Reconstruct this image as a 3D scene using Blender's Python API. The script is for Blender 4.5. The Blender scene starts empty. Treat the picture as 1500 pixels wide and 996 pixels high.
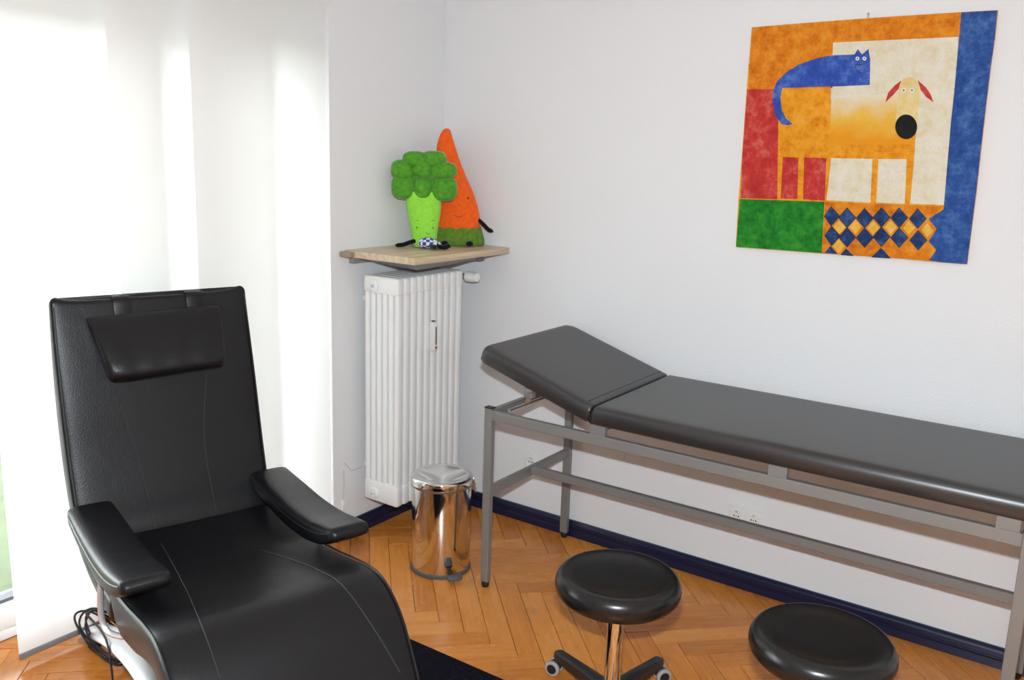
import bpy, bmesh, math, random
from mathutils import Vector, Matrix
from mathutils.bvhtree import BVHTree
random.seed(7)
SC = bpy.context.scene
COL = SC.collection

# ------------------------------------------------------------------ camera
CAM = Vector((2.667, -3.276, 1.689)); YAW, PITCH, ROLL, FPX = .6021, .2074, .0318, 1298.5
_fw = Vector((-math.sin(YAW)*math.cos(PITCH), math.cos(YAW)*math.cos(PITCH), -math.sin(PITCH)))
_rt = Vector((math.cos(YAW), math.sin(YAW), 0)); _up = _rt.cross(_fw)
_r2 = _rt*math.cos(ROLL)+_up*math.sin(ROLL); _u2 = -_rt*math.sin(ROLL)+_up*math.cos(ROLL)
cd = bpy.data.cameras.new('camera'); cam = bpy.data.objects.new('camera', cd); COL.objects.link(cam)
m = Matrix((_r2, _u2, -_fw)).transposed().to_4x4(); m.translation = CAM
cam.matrix_world = m
cd.sensor_fit = 'HORIZONTAL'; cd.sensor_width = 36; cd.lens = FPX/1500*36; cd.clip_start = .05
SC.camera = cam
def ray(u, v): return _fw+_r2*((u-750)/FPX)-_u2*((v-498)/FPX)
def onp(u, v, ax, val):
    d = ray(u, v); return CAM+d*((val-CAM[ax])/d[ax])

# ------------------------------------------------------------------ light and view
SC.view_settings.view_transform = 'Standard'; SC.view_settings.look = 'None'
SC.view_settings.exposure = 0.2; SC.view_settings.gamma = 1; SC.view_settings.use_curve_mapping = False
world = bpy.data.worlds.new('overcast_sky'); SC.world = world; world.use_nodes = True
bg = world.node_tree.nodes['Background']; bg.inputs[0].default_value = (.90, .96, 1, 1); bg.inputs[1].default_value = 10.8
# the photographer's flash on top of the camera (its sharp shadows show on the wall behind the couch)
fl = bpy.data.lights.new('camera_flash', 'AREA'); fl.shape = 'RECTANGLE'; fl.size = .07; fl.size_y = .04; fl.energy = 66
fl.color = (.845, .94, 1); fl.spread = math.radians(180)
flo = bpy.data.objects.new('camera_flash', fl); COL.objects.link(flo)
fm = m @ Matrix.Rotation(math.radians(-18), 4, 'X'); fm.translation = CAM+_u2*.17+_fw*.02
flo.matrix_world = fm

# ------------------------------------------------------------------ materials
def mat(name, col, rough=.5, metal=0, spec=.5, **kw):
    M = bpy.data.materials.new(name); M.use_nodes = True
    b = M.node_tree.nodes['Principled BSDF']
    b.inputs['Base Color'].default_value = (*col, 1); b.inputs['Roughness'].default_value = rough
    b.inputs['Metallic'].default_value = metal; b.inputs['Specular IOR Level'].default_value = spec
    for k, v in kw.items(): b.inputs[k].default_value = v
    return M
def nd(M, t, **kw):
    n = M.node_tree.nodes.new(t)
    for k, v in kw.items():
        if hasattr(n, k): setattr(n, k, v)
        else: n.inputs[k].default_value = v
    return n
def lk(M, a, b): M.node_tree.links.new(a, b)
def pb(M): return M.node_tree.nodes['Principled BSDF']
def bump(M, scale, strength, dist=.002, kind='ShaderNodeTexNoise', coord='Object', detail=3):
    tc = nd(M, 'ShaderNodeTexCoord'); t = nd(M, kind); t.inputs['Scale'].default_value = scale
    if kind == 'ShaderNodeTexNoise': t.inputs['Detail'].default_value = detail
    lk(M, tc.outputs[coord], t.inputs['Vector'])
    bp = nd(M, 'ShaderNodeBump'); bp.inputs['Strength'].default_value = strength; bp.inputs['Distance'].default_value = dist
    lk(M, t.outputs[0], bp.inputs['Height']); lk(M, bp.outputs[0], pb(M).inputs['Normal'])
    return t
def mottle(M, cols, scale, coord='Object', detail=4, rough=.6, lo=.3, hi=.7):
    tc = nd(M, 'ShaderNodeTexCoord'); t = nd(M, 'ShaderNodeTexNoise'); t.inputs['Scale'].default_value = scale
    t.inputs['Detail'].default_value = detail; t.inputs['Roughness'].default_value = rough
    lk(M, tc.outputs[coord], t.inputs['Vector'])
    r = nd(M, 'ShaderNodeValToRGB'); e = r.color_ramp.elements
    n = len(cols)
    while len(e) < n: e.new(.5)
    for i, c in enumerate(cols): e[i].position = lo+(hi-lo)*i/(n-1); e[i].color = (*c, 1)
    lk(M, t.outputs[0], r.inputs[0]); lk(M, r.outputs[0], pb(M).inputs['Base Color'])
    return t

M_wall = mat('rough_white_wallpaper', (.80, .805, .815), .9, spec=.2)
bump(M_wall, 130, .35, .003, detail=2)
M_ceil = mat('ceiling_paint', (.85, .85, .85), .9, spec=.2)
M_navy = mat('navy_gloss_paint', (.006, .0105, .042), .3); bump(M_navy, 25, .08, .002)
M_white = mat('white_enamel', (.84, .84, .83), .3)
M_whitep = mat('white_plastic', (.82, .81, .79), .4)
M_upvc = mat('white_window_frame', (.86, .87, .88), .3)
M_gask = mat('grey_gasket', (.12, .13, .16), .5)
M_leather = mat('black_leather', (.0065, .0065, .008), .38, spec=.34)
bump(M_leather, 260, .22, .0012, 'ShaderNodeTexVoronoi')
def creases():
    M = M_leather; fine = pb(M).inputs['Normal'].links[0].from_node
    tc = nd(M, 'ShaderNodeTexCoord'); n = nd(M, 'ShaderNodeTexNoise'); n.inputs['Scale'].default_value = 9; n.inputs['Detail'].default_value = 4; n.inputs['Distortion'].default_value = .8
    lk(M, tc.outputs['Object'], n.inputs['Vector'])
    b = nd(M, 'ShaderNodeBump'); b.inputs['Strength'].default_value = .11; b.inputs['Distance'].default_value = .010
    lk(M, n.outputs[0], b.inputs['Height']); lk(M, b.outputs[0], fine.inputs['Normal'])
creases()
M_leathd = mat('black_leather_piping', (.0115, .0115, .013), .38)
M_stitch = mat('grey_stitching', (.03, .03, .033), .6)
M_vinyl = mat('dark_grey_vinyl', (.022, .022, .023), .36, spec=.85); bump(M_vinyl, 300, .06, .001)
M_vseam = mat('vinyl_seam', (.012, .012, .012), .5)
M_stoolv = mat('black_stool_vinyl', (.0075, .0075, .008), .27, spec=.5); bump(M_stoolv, 220, .05, .001)
M_frame = mat('silver_grey_powder_coat', (.25, .247, .24), .42, metal=.3); bump(M_frame, 500, .05, .0006)
M_zinc = mat('zinc_plated_steel', (.62, .63, .64), .3, metal=.9)
M_chrome = mat('chrome', (.78, .78, .79), .06, metal=1)
M_steel = mat('polished_stainless_steel', (.74, .735, .72), .1, metal=1)
M_lid = mat('polished_steel_lid', (.74, .74, .73), .07, metal=1)
M_silver = mat('matt_silver_metal', (.7, .71, .73), .33, metal=.75)
M_black = mat('black_plastic', (.012, .012, .013), .4)
M_graypl = mat('dark_grey_plastic', (.09, .095, .105), .45)
M_tyre = mat('grey_rubber_tyre', (.36, .36, .35), .6)
M_cable = mat('black_cable', (.015, .015, .018), .45)
M_wire = mat('thin_grey_wire', (.50, .49, .48), .5)
M_vial = mat('dark_vial_glass', (.16, .16, .15), .3)
M_rug = mat('dark_rug', (.007, .007, .013), .95, spec=.1)
bump(M_rug, 160, 1, .01)
M_brkt = mat('grey_painted_bracket', (.27, .28, .29), .5)
M_bar = mat('grey_aluminium_bar', (.3, .3, .31), .45, metal=.3)
M_red = mat('red_dot', (.6, .02, .02), .4)
M_dark = mat('socket_hole_black', (.01, .01, .01), .6)
# parquet: tone per plank from a mesh attribute, grain along the plank from its UVs
M_parq = mat('oak_parquet', (.45, .2, .06), .27, spec=.5)
def parq():
    M = M_parq
    at = nd(M, 'ShaderNodeAttribute', attribute_name='tone')
    uv = nd(M, 'ShaderNodeUVMap')
    mp = nd(M, 'ShaderNodeMapping'); mp.inputs['Scale'].default_value = (5, 70, 1); lk(M, uv.outputs[0], mp.inputs[0])
    g = nd(M, 'ShaderNodeTexNoise'); g.inputs['Scale'].default_value = 1; g.inputs['Detail'].default_value = 5; g.inputs['Roughness'].default_value = .65
    lk(M, mp.outputs[0], g.inputs['Vector'])
    mp2 = nd(M, 'ShaderNodeMapping'); mp2.inputs['Scale'].default_value = (4, 9, 1); lk(M, uv.outputs[0], mp2.inputs[0])
    b = nd(M, 'ShaderNodeTexNoise'); b.inputs['Scale'].default_value = 1; b.inputs['Detail'].default_value = 3
    lk(M, mp2.outputs[0], b.inputs['Vector'])
    r = nd(M, 'ShaderNodeValToRGB'); e = r.color_ramp.elements
    e[0].position = .0; e[0].color = (.42, .12, .015, 1); e[1].position = 1; e[1].color = (.80, .352, .088, 1)
    k = e.new(.5); k.color = (.66, .237, .038, 1)
    a1 = nd(M, 'ShaderNodeMath', operation='MULTIPLY_ADD'); a1.inputs[1].default_value = .42; a1.inputs[2].default_value = .06
    lk(M, at.outputs['Fac'], a1.inputs[0])
    a2 = nd(M, 'ShaderNodeMath', operation='MULTIPLY_ADD'); a2.inputs[1].default_value = .9; lk(M, g.outputs[0], a2.inputs[0]); lk(M, a1.outputs[0], a2.inputs[2])
    a3 = nd(M, 'ShaderNodeMath', operation='MULTIPLY_ADD'); a3.inputs[1].default_value = .5; lk(M, b.outputs[0], a3.inputs[0]); lk(M, a2.outputs[0], a3.inputs[2])
    a4 = nd(M, 'ShaderNodeMath', operation='SUBTRACT'); a4.inputs[1].default_value = .5; lk(M, a3.outputs[0], a4.inputs[0])
    lk(M, a4.outputs[0], r.inputs[0])
    # worn grey stains in patches over the boards
    tc = nd(M, 'ShaderNodeTexCoord'); geo = nd(M, 'ShaderNodeNewGeometry')
    s = nd(M, 'ShaderNodeTexNoise'); s.inputs['Scale'].default_value = 5.5; s.inputs['Detail'].default_value = 6; s.inputs['Roughness'].default_value = .7
    lk(M, geo.outputs['Position'], s.inputs['Vector'])
    sr = nd(M, 'ShaderNodeMapRange'); sr.inputs['From Min'].default_value = .60; sr.inputs['From Max'].default_value = .76; lk(M, s.outputs[0], sr.inputs[0]); sr.inputs['To Max'].default_value = .55
    mx = nd(M, 'ShaderNodeMix', data_type='RGBA'); lk(M, sr.outputs[0], mx.inputs[0]); lk(M, r.outputs[0], mx.inputs[6]); mx.inputs[7].default_value = (.24, .14, .08, 1)
    lk(M, mx.outputs[2], pb(M).inputs['Base Color'])
    rr = nd(M, 'ShaderNodeMapRange'); rr.inputs['To Min'].default_value = .16; rr.inputs['To Max'].default_value = .38; lk(M, b.outputs[0], rr.inputs[0]); lk(M, rr.outputs[0], pb(M).inputs['Roughness'])
    bp = nd(M, 'ShaderNodeBump'); bp.inputs['Strength'].default_value = .12; bp.inputs['Distance'].default_value = .001; lk(M, g.outputs[0], bp.inputs['Height']); lk(M, bp.outputs[0], pb(M).inputs['Normal'])
parq()
M_joint = mat('dark_parquet_joint', (.07, .03, .012), .8)
M_shelf = mat('worn_beech_board', (.5, .36, .2), .4)
def shelfm():
    M = M_shelf; tc = nd(M, 'ShaderNodeTexCoord'); mp = nd(M, 'ShaderNodeMapping'); mp.inputs['Scale'].default_value = (40, 3, 40)
    lk(M, tc.outputs['Object'], mp.inputs[0]); n = nd(M, 'ShaderNodeTexNoise'); n.inputs['Scale'].default_value = 1; n.inputs['Detail'].default_value = 4; lk(M, mp.outputs[0], n.inputs['Vector'])
    r = nd(M, 'ShaderNodeValToRGB'); e = r.color_ramp.elements; e[0].position = .3; e[0].color = (.47, .34, .205, 1); e[1].position = .7; e[1].color = (.72, .59, .43, 1)
    lk(M, n.outputs[0], r.inputs[0]); lk(M, r.outputs[0], pb(M).inputs['Base Color'])
shelfm()
M_endg = mat('bare_end_grain', (.34, .25, .18), .8); bump(M_endg, 200, .4, .002)
M_curt = bpy.data.materials.new('sheer_white_fabric'); M_curt.use_nodes = True
def curtm():
    M = M_curt; T = M.node_tree; T.nodes.remove(T.nodes['Principled BSDF']); out = T.nodes['Material Output']
    d = nd(M, 'ShaderNodeBsdfDiffuse'); d.inputs[0].default_value = (.88, .875, .86, 1)
    tl = nd(M, 'ShaderNodeBsdfTranslucent'); tl.inputs[0].default_value = (.93, .92, .9, 1)
    tr = nd(M, 'ShaderNodeBsdfTransparent'); tr.inputs[0].default_value = (1, 1, 1, 1)
    m1 = nd(M, 'ShaderNodeMixShader'); m1.inputs[0].default_value = .36; lk(M, d.outputs[0], m1.inputs[1]); lk(M, tl.outputs[0], m1.inputs[2])
    m2 = nd(M, 'ShaderNodeMixShader'); m2.inputs[0].default_value = .012; lk(M, m1.outputs[0], m2.inputs[1]); lk(M, tr.outputs[0], m2.inputs[2])
    lk(M, m2.outputs[0], out.inputs[0])
curtm()
M_glass = bpy.data.materials.new('clear_window_glass'); M_glass.use_nodes = True
def glassm():
    M = M_glass; T = M.node_tree; T.nodes.remove(T.nodes['Principled BSDF']); out = T.nodes['Material Output']
    g = nd(M, 'ShaderNodeBsdfGlossy'); g.inputs['Roughness'].default_value = .01
    tr = nd(M, 'ShaderNodeBsdfTransparent'); tr.inputs[0].default_value = (.97, .98, .97, 1)
    fr = nd(M, 'ShaderNodeFresnel'); m1 = nd(M, 'ShaderNodeMixShader'); lk(M, fr.outputs[0], m1.inputs[0]); lk(M, tr.outputs[0], m1.inputs[1]); lk(M, g.outputs[0], m1.inputs[2])
    lk(M, m1.outputs[0], out.inputs[0])
glassm()
M_grass = mat('lawn_grass', (.04, .055, .018), .9); mottle(M_grass, [(.026, .044, .011), (.05, .066, .022)], 14)

# ------------------------------------------------------------------ mesh helpers
def new(name, verts, faces, m=None, parent=None, smooth=False, loc=None, rot=None):
    me = bpy.data.meshes.new(name); me.from_pydata([tuple(v) for v in verts], [], faces); me.update()
    bm = bmesh.new(); bm.from_mesh(me); bmesh.ops.recalc_face_normals(bm, faces=bm.faces); bm.to_mesh(me); bm.free()
    if smooth: me.polygons.foreach_set('use_smooth', [True]*len(me.polygons))
    return link(name, me, m, parent, loc, rot)
def link(name, me, m=None, parent=None, loc=None, rot=None):
    o = bpy.data.objects.new(name, me); COL.objects.link(o)
    if m and not me.materials: me.materials.append(m)
    if parent: o.parent = parent
    if loc: o.location = loc
    if rot: o.rotation_euler = rot
    return o
def tag(o, label=None, cat=None, group=None, kind=None):
    for k, v in (('label', label), ('category', cat), ('group', group), ('kind', kind)):
        if v: o[k] = v
    return o
def empty(name, loc=(0, 0, 0), rz=0, **kw):
    o = bpy.data.objects.new(name, None); COL.objects.link(o); o.location = loc; o.rotation_euler = (0, 0, rz); o.empty_display_size = .1
    return tag(o, **kw)
class MB:
    """collects pieces of ONE part"""
    def __init__(s): s.v = []; s.f = []
    def add(s, v, f):
        o = len(s.v); s.v += [Vector(p) for p in v]; s.f += [tuple(i+o for i in q) for q in f]; return s
    def box(s, x0, x1, y0, y1, z0, z1, bev=0, seg=2, mtx=None):
        bm = bmesh.new(); bmesh.ops.create_cube(bm, size=1)
        for v in bm.verts: v.co = Vector(((x0+x1)/2+v.co.x*(x1-x0), (y0+y1)/2+v.co.y*(y1-y0), (z0+z1)/2+v.co.z*(z1-z0)))
        if bev: bmesh.ops.bevel(bm, geom=list(bm.edges), offset=bev, segments=seg, affect='EDGES', profile=.5)
        if mtx: bmesh.ops.transform(bm, matrix=mtx, verts=bm.verts)
        bm.verts.index_update()
        s.add([v.co.copy() for v in bm.verts], [[v.index for v in f.verts] for f in bm.faces]); bm.free(); return s
    def loft(s, rings, closed=False, caps=True):
        n = len(rings[0]); v = [p for r in rings for p in r]; f = []
        k = len(rings)
        for i in range(k if closed else k-1):
            a = i*n; b = ((i+1) % k)*n
            for j in range(n): f.append((a+j, a+(j+1) % n, b+(j+1) % n, b+j))
        if caps and not closed: f.append(tuple(range(n))[::-1]); f.append(tuple((k-1)*n+j for j in range(n)))
        return s.add(v, f)
    def tube(s, pts, r, n=8, closed=False, sq=None):
        pts = [Vector(p) for p in pts]; k = len(pts); rings = []
        up = None
        for i, p in enumerate(pts):
            a = pts[(i-1) % k] if (closed or i > 0) else p; b = pts[(i+1) % k] if (closed or i < k-1) else p
            t = (b-a).normalized()
            if up is None:
                up = Vector((0, 0, 1)) if abs(t.z) < .9 else Vector((1, 0, 0))
            x = t.cross(up).normalized(); up = x.cross(t).normalized()
            rr = r[i] if isinstance(r, (list, tuple)) else r
            rings.append([p+(x*math.cos(q)*(sq or 1)+up*math.sin(q))*rr for q in [2*math.pi*j/n for j in range(n)]])
        return s.loft(rings, closed)
    def lathe(s, prof, n=40, c=(0, 0)):
        rings = [[Vector((c[0]+r*math.cos(2*math.pi*j/n), c[1]+r*math.sin(2*math.pi*j/n), z)) for j in range(n)] for r, z in prof]
        return s.loft(rings)
    def ball(s, c, rx, ry, rz, u=16, v=10, mtx=None):
        bm = bmesh.new(); bmesh.ops.create_uvsphere(bm, u_segments=u, v_segments=v, radius=1)
        for q in bm.verts:
            p = Vector((q.co.x*rx, q.co.y*ry, q.co.z*rz))
            if mtx: p = mtx @ p
            q.co = p+Vector(c)
        bm.verts.index_update()
        s.add([q.co.copy() for q in bm.verts], [[q.index for q in f.verts] for f in bm.faces]); bm.free(); return s
    def build(s, name, m, parent=None, smooth=False, loc=None, rot=None):
        return new(name, s.v, s.f, m, parent, smooth, loc, rot)
def autosmooth(o, deg=35):
    me = o.data; bm = bmesh.new(); bm.from_mesh(me)
    for f in bm.faces: f.smooth = True
    for e in bm.edges:
        if len(e.link_faces) == 2 and e.calc_face_angle(0) > math.radians(deg): e.smooth = False
    bm.to_mesh(me); bm.free(); return o
def part(name, mb, m, parent, loc=None, rot=None, deg=35): return autosmooth(mb.build(name, m, parent, False, loc, rot), deg)
def cr(P, n):
    """Catmull-Rom through tuples, n samples per span"""
    out = []; k = len(P)
    for i in range(k-1):
        p0 = P[max(i-1, 0)]; p1 = P[i]; p2 = P[i+1]; p3 = P[min(i+2, k-1)]
        for j in range(n):
            t = j/n
            out.append(tuple(.5*((2*b)+(-a+c)*t+(2*a-5*b+4*c-d)*t*t+(-a+3*b-3*c+d)*t**3) for a, b, c, d in zip(p0, p1, p2, p3)))
    out.append(tuple(P[-1])); return out
def sc(x, e): return math.copysign(abs(x)**e, x)
def pad(stations, n=32, e=.35, rend=.02, latc=0, samples=6, warp=None):
    """upholstered pad: stations (Fx,Fz,Rx,Rz,halfwidth); rounded ends"""
    st = cr(stations, samples)
    def ring(q, shr=0, off=Vector((0, 0, 0))):
        F = Vector((q[0], 0, q[1])); Rr = Vector((q[2], 0, q[3])); th = (F-Rr).length; c = (F+Rr)/2; d = (F-Rr)/2*max(.05, (th-2*shr)/th); h = q[4]-shr
        out = []
        for j in range(n):
            a = 2*math.pi*j/n; k = sc(math.sin(a), e); l = sc(math.cos(a), e)
            p = c+d*k+off; p.y = latc+(q[5] if len(q) > 5 else 0)+h*l
            if warp: p = warp(p, l, k)
            out.append(p)
        return out
    def ctr(q): return Vector(((q[0]+q[2])/2, 0, (q[1]+q[3])/2))
    rings = []
    d0 = (ctr(st[0])-ctr(st[1])).normalized(); d1 = (ctr(st[-1])-ctr(st[-2])).normalized()
    for a in (85, 65, 45, 22): rings.append(ring(st[0], rend*(1-math.cos(math.radians(a))), d0*rend*math.sin(math.radians(a))))
    rings += [ring(q) for q in st]
    for a in (22, 45, 65, 85): rings.append(ring(st[-1], rend*(1-math.cos(math.radians(a))), d1*rend*math.sin(math.radians(a))))
    return MB().loft(rings)

# ------------------------------------------------------------------ the room
RX, RY, RH = 4.3, -4.6, 2.62; WT = .14
YR = -.722          # where the left wall ends at the window recess
XW = -.30          # room face of the window frame
XG = -.36
new_struct = []
def struct(name, mb, m, label=None):
    o = mb.build(name, m); tag(o, label, None, None, 'structure'); return o
w = MB().box(-WT-.3, RX+WT, 0, WT, -.05, RH); struct('wall_back', w, M_wall, 'white rough-papered wall behind the couch')
w = MB().box(-.45, 0, YR, 0, -.05, RH); struct('wall_left', w, M_wall, 'white wall beside the window with the radiator')
w = MB().box(RX, RX+WT, RY, 0, -.05, RH); struct('wall_right', w, M_wall)
w = MB().box(-.45, RX+WT, RY-WT, RY, -.05, RH); struct('wall_front', w, M_wall)
w = MB().box(-.45, RX+WT, RY-WT, WT, RH, RH+.1); struct('ceiling', w, M_ceil)
# ---- floor: herringbone parquet planks, each a child of the floor
fb = MB().box(-.45, RX, RY, 0, -.05, -.006); floor = struct('floor', fb, M_joint, 'orange-brown oak parquet floor laid in herringbone')
PW, PL = .083, .515; TH = math.radians(-.8); OX, OY = .142, -.530
e1 = Vector((math.cos(math.radians(45)+TH), math.sin(math.radians(45)+TH))); e2 = Vector((math.cos(math.radians(-45)+TH), math.sin(math.radians(-45)+TH)))
def clip(poly, x0, x1, y0, y1):
    for ax, val, sg in ((0, x0, 1), (0, x1, -1), (1, y0, 1), (1, y1, -1)):
        out = []
        for i in range(len(poly)):
            a, b = poly[i], poly[(i+1) % len(poly)]
            da, db = (a[ax]-val)*sg, (b[ax]-val)*sg
            if da >= 0: out.append(a)
            if (da >= 0) != (db >= 0): out.append(a+(b-a)*(da/(da-db)))
        poly = out
        if len(poly) < 3: return []
    return poly
def project(p):
    d = Vector(p)-CAM; z = d.dot(_fw)
    if z < .05: return None
    return 750+FPX*d.dot(_r2)/z, 498-FPX*d.dot(_u2)/z
planks = []
G = .0011
for b in range(-9, 9):
    for k in range(-75, 75):
        for kind in (0, 1):
            if kind == 0: x0, x1, y0, y1 = k*PW+b*PL, k*PW+PL+b*PL, k*PW-b*PL, k*PW+PW-b*PL
            else: x0, x1, y0, y1 = k*PW+b*PL, k*PW+PW+b*PL, k*PW+PW-b*PL, k*PW+PW+PL-b*PL
            cx, cy = (x0+x1)/2, (y0+y1)/2; c = Vector((OX, OY))+e1*cx+e2*cy
            if c.x < -1 or c.x > RX+.4 or c.y > .4 or c.y < RY-.4: continue
            qs = [Vector((OX, OY))+e1*x+e2*y for x, y in ((x0+G, y0+G), (x1-G, y0+G), (x1-G, y1-G), (x0+G, y1-G))]
            poly = clip(qs, -.298, RX-.001, RY+.001, -.001)
            if len(poly) < 3: continue
            # niche: nothing under the left wall
            if c.x < 0 and c.y > YR: poly = clip(poly, .001, RX, RY, 0)
            elif min(p.x for p in poly) < 0 and max(p.y for p in poly) > YR: poly = clip(poly, .001, RX, RY, 0)
            if len(poly) < 3: continue
            ar = abs(sum(poly[i].x*poly[(i+1) % len(poly)].y-poly[(i+1) % len(poly)].x*poly[i].y for i in range(len(poly))))/2
            if ar < .0006: continue
            ctr = sum(poly, Vector((0, 0)))/len(poly)
            pp = project((ctr.x, ctr.y, 0)); vis = pp and -120 < pp[0] < 1620 and pp[1] < 1120
            planks.append((0 if vis else 1, (ctr-CAM.to_2d()).length, poly, kind, ctr))
planks.sort(key=lambda q: (q[0], q[1]))
def plank_mesh(items, name, parent, single):
    v = []; f = []; uv = []; tone = []
    for _, _, poly, kind, ctr in items:
        o = len(v); n = len(poly); h = random.uniform(-.0006, .0006); tv = random.random(); oo = Vector((random.uniform(0, 30), random.uniform(0, 30)))
        base = ctr if single else Vector((0, 0))
        du = e1 if kind == 0 else e2; dv = e2 if kind == 0 else e1
        tilt = Vector((random.uniform(-.004, .004), random.uniform(-.004, .004)))
        for z in (-.0058, h-.0008):
            for p in poly:
                zz = z+(tilt.dot(p-ctr) if z > -.005 else 0)
                v.append((p.x-base.x, p.y-base.y, min(zz, .0)))
        fs = [tuple(o+n+i for i in range(n)), tuple(o+i for i in range(n))[::-1]]+[(o+i, o+(i+1) % n, o+n+(i+1) % n, o+n+i) for i in range(n)]
        for q in fs:
            f.append(q)
            for i in q:
                p = poly[(i-o) % n]-ctr; uv.append((p.dot(du)+oo.x, p.dot(dv)+oo.y))
            tone.append(tv)
    me = bpy.data.meshes.new(name); me.from_pydata(v, [], f); me.update()
    u = me.uv_layers.new(name='UVMap')
    for i, q in enumerate(uv): u.data[i].uv = q
    a = me.attributes.new('tone', 'FLOAT', 'FACE')
    for i, q in enumerate(tone): a.data[i].value = q
    o = link(name, me, M_parq, parent)
    if single: o.location = (items[0][4].x, items[0][4].y, 0)
    return o
for it in planks[:290]: plank_mesh([it], 'plank', floor, True)
if planks[290:]: tag(plank_mesh(planks[290:], 'remaining_planks', floor, False), kind='stuff')
# ---- navy baseboards with two grooves
HB = .073
bprof = [(0, 0), (.021, 0), (.021, .030), (.0165, .034), (.0165, .039), (.0205, .043), (.0205, .060), (.016, .067), (.010, HB), (0, HB)]
def skirting(name, a, b, nrm, label):
    rings = [[Vector((p[0]+nrm[0]*d, p[1]+nrm[1]*d, z)) for d, z in bprof] for p in (a, b)]
    o = part(name, MB().loft(rings), M_navy, None, deg=25); tag(o, label, None, None, 'structure')
skirting('baseboard_back', (0, 0), (RX, 0), (0, -1), 'glossy navy skirting board under the painting wall')
skirting('baseboard_left', (0, YR), (0, -.022), (1, 0), 'glossy navy skirting board under the radiator')
skirting('baseboard_right', (RX, RY+.022), (RX, -.022), (-1, 0), None)
# ---- window: tall glazed door elements in the recess
YE = -3.75
win = empty('window_1', (0, 0, 0)); tag(win, 'white framed floor-length window behind the curtain panels', None, None, 'structure')
GT = 2.09; GB = .135
part('sill_rail', MB().box(XG-.03, XW, YE, YR, -.0, .038, .004), M_upvc, win)
part('top_rail', MB().box(XG-.03, XW, YE, YR, GT, RH-.001, .004), M_upvc, win)
for y0, y1 in ((-2.36, -1.34), (-3.40, -2.38), (-1.30, YR-.002)):
    a, b = y0, y1
    fr = MB().box(XG-.03, XW+.002, a, b, .04, GB, .006).box(XG-.03, XW+.002, a, b, GT-.06, GT, .006)
    fr.box(XG-.03, XW+.002, a, a+.085, .04, GT, .006).box(XG-.03, XW+.002, b-.085, b, .04, GT, .006)
    s = part('sash', fr, M_upvc, win)
    part('gasket', MB().box(XG, XW-.004, a+.083, b-.083, GB-.002, GB+.012), M_gask, s)
    part('pane', MB().box(XG+.01, XG+.014, a+.08, b-.08, GB-.01, GT-.055), M_glass, s)
part('mullion', MB().box(XG-.04, XW-.002, -1.34, -1.30, 0, GT), M_upvc, win)
part('mullion', MB().box(XG-.04, XW-.002, -2.38, -2.36, 0, GT), M_upvc, win)
part('jamb', MB().box(XG-.04, XW-.002, YE, -3.40, 0, GT), M_upvc, win)
struct('wall_window_side', MB().box(-.45, 0, RY, YE, -.05, RH), M_wall)
lawn = MB().box(-14, -.46, -12, 8, -.25, -.12).build('lawn', M_grass); tag(lawn, 'sunlit green lawn outside the window', 'grass', None, 'stuff')

# ------------------------------------------------------------------ curtain panels
tr = MB().box(-.12, -.004, YE, YR-.005, RH-.03, RH-.001).build('curtain_track', M_upvc); tag(tr, 'white three-groove curtain track under the recess ceiling', 'curtain track')
def panel(y0, y1, x, label, wob=0, zb=.03):
    root = empty('panel_curtain', (x, (y0+y1)/2, 0)); tag(root, label, 'curtain')
    hw = (y1-y0)/2; v = []; f = []; ny, nz = 10, 40
    for i in range(nz+1):
        z = zb+.012+(RH-.034-zb-.012)*i/nz
        for j in range(ny+1):
            t = -1+2*j/ny
            dx = .0012*math.sin(t*2.2+z*1.3)
            if wob and j == ny: dx += wob*(.5+.5*math.sin(z*3.1))
            v.append((dx, t*hw, z))
    for i in range(nz):
        for j in range(ny): f.append((i*(ny+1)+j, i*(ny+1)+j+1, (i+1)*(ny+1)+j+1, (i+1)*(ny+1)+j))
    fab = new('fabric', v, f, M_curt, root, True)
    sd = fab.modifiers.new('thickness', 'SOLIDIFY'); sd.thickness = .0006
    fab.modifiers.remove(sd)
    part('bottom_bar', MB().box(-.006, .006, -hw, hw, zb-.006, zb+.014, .003), M_bar, root)
    part('carrier_bar', MB().box(-.008, .008, -hw, hw, RH-.05, RH-.031, .002), M_upvc, root)
panel(-2.022, -1.435, -.100, 'white fabric curtain panel with grey bottom bar behind the recliner headrest')
panel(-1.615, -.975, -.057, 'white fabric curtain panel overlapping both neighbouring panels in the middle of the window')
panel(-1.345, -.728, -.014, 'white fabric curtain panel hanging against the edge of the radiator wall', .008)

# ------------------------------------------------------------------ black leather recliner
CH = Vector((.118, -1.611, 0)); CRZ = math.atan2(-.308, .951)
ch = empty('recliner_chair', CH, CRZ); tag(ch, 'black leather recliner with head cushion and armrests on a silver base', 'armchair')
def horn(p, l, k):
    if p.z > 1.1: p.z += .014*(p.z-1.1)/.1*abs(l)**8
    return p
back_st = [(.004, 1.190, -.040, 1.178, .302), (.034, 1.06, -.030, 1.045, .306), (.072, .90, -.018, .875, .308), (.108, .75, .015, .715, .308),
           (.150, .61, .062, .575, .306), (.190, .50, .125, .485, .303), (.26, .462, .235, .425, .300), (.37, .452, .36, .395, .298), (.49, .446, .485, .375, .296)]
back = part('backrest', pad(back_st, 40, .22, .018, 0, 6, horn), M_leather, ch, deg=80)
seat_st = [(.205, .500, .20, .474, .285), (.33, .489, .33, .466, .296), (.46, .490, .47, .460, .300), (.555, .500, .562, .374, .303), (.70, .520, .715, .388, .305), (.84, .542, .84, .425, .306), (.945, .542, .93, .435, .306),
           (1.045, .485, .985, .395, .306), (1.115, .385, 1.035, .32, .306), (1.185, .255, 1.10, .215, .305), (1.26, .12, 1.175, .085, .302)]
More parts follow.
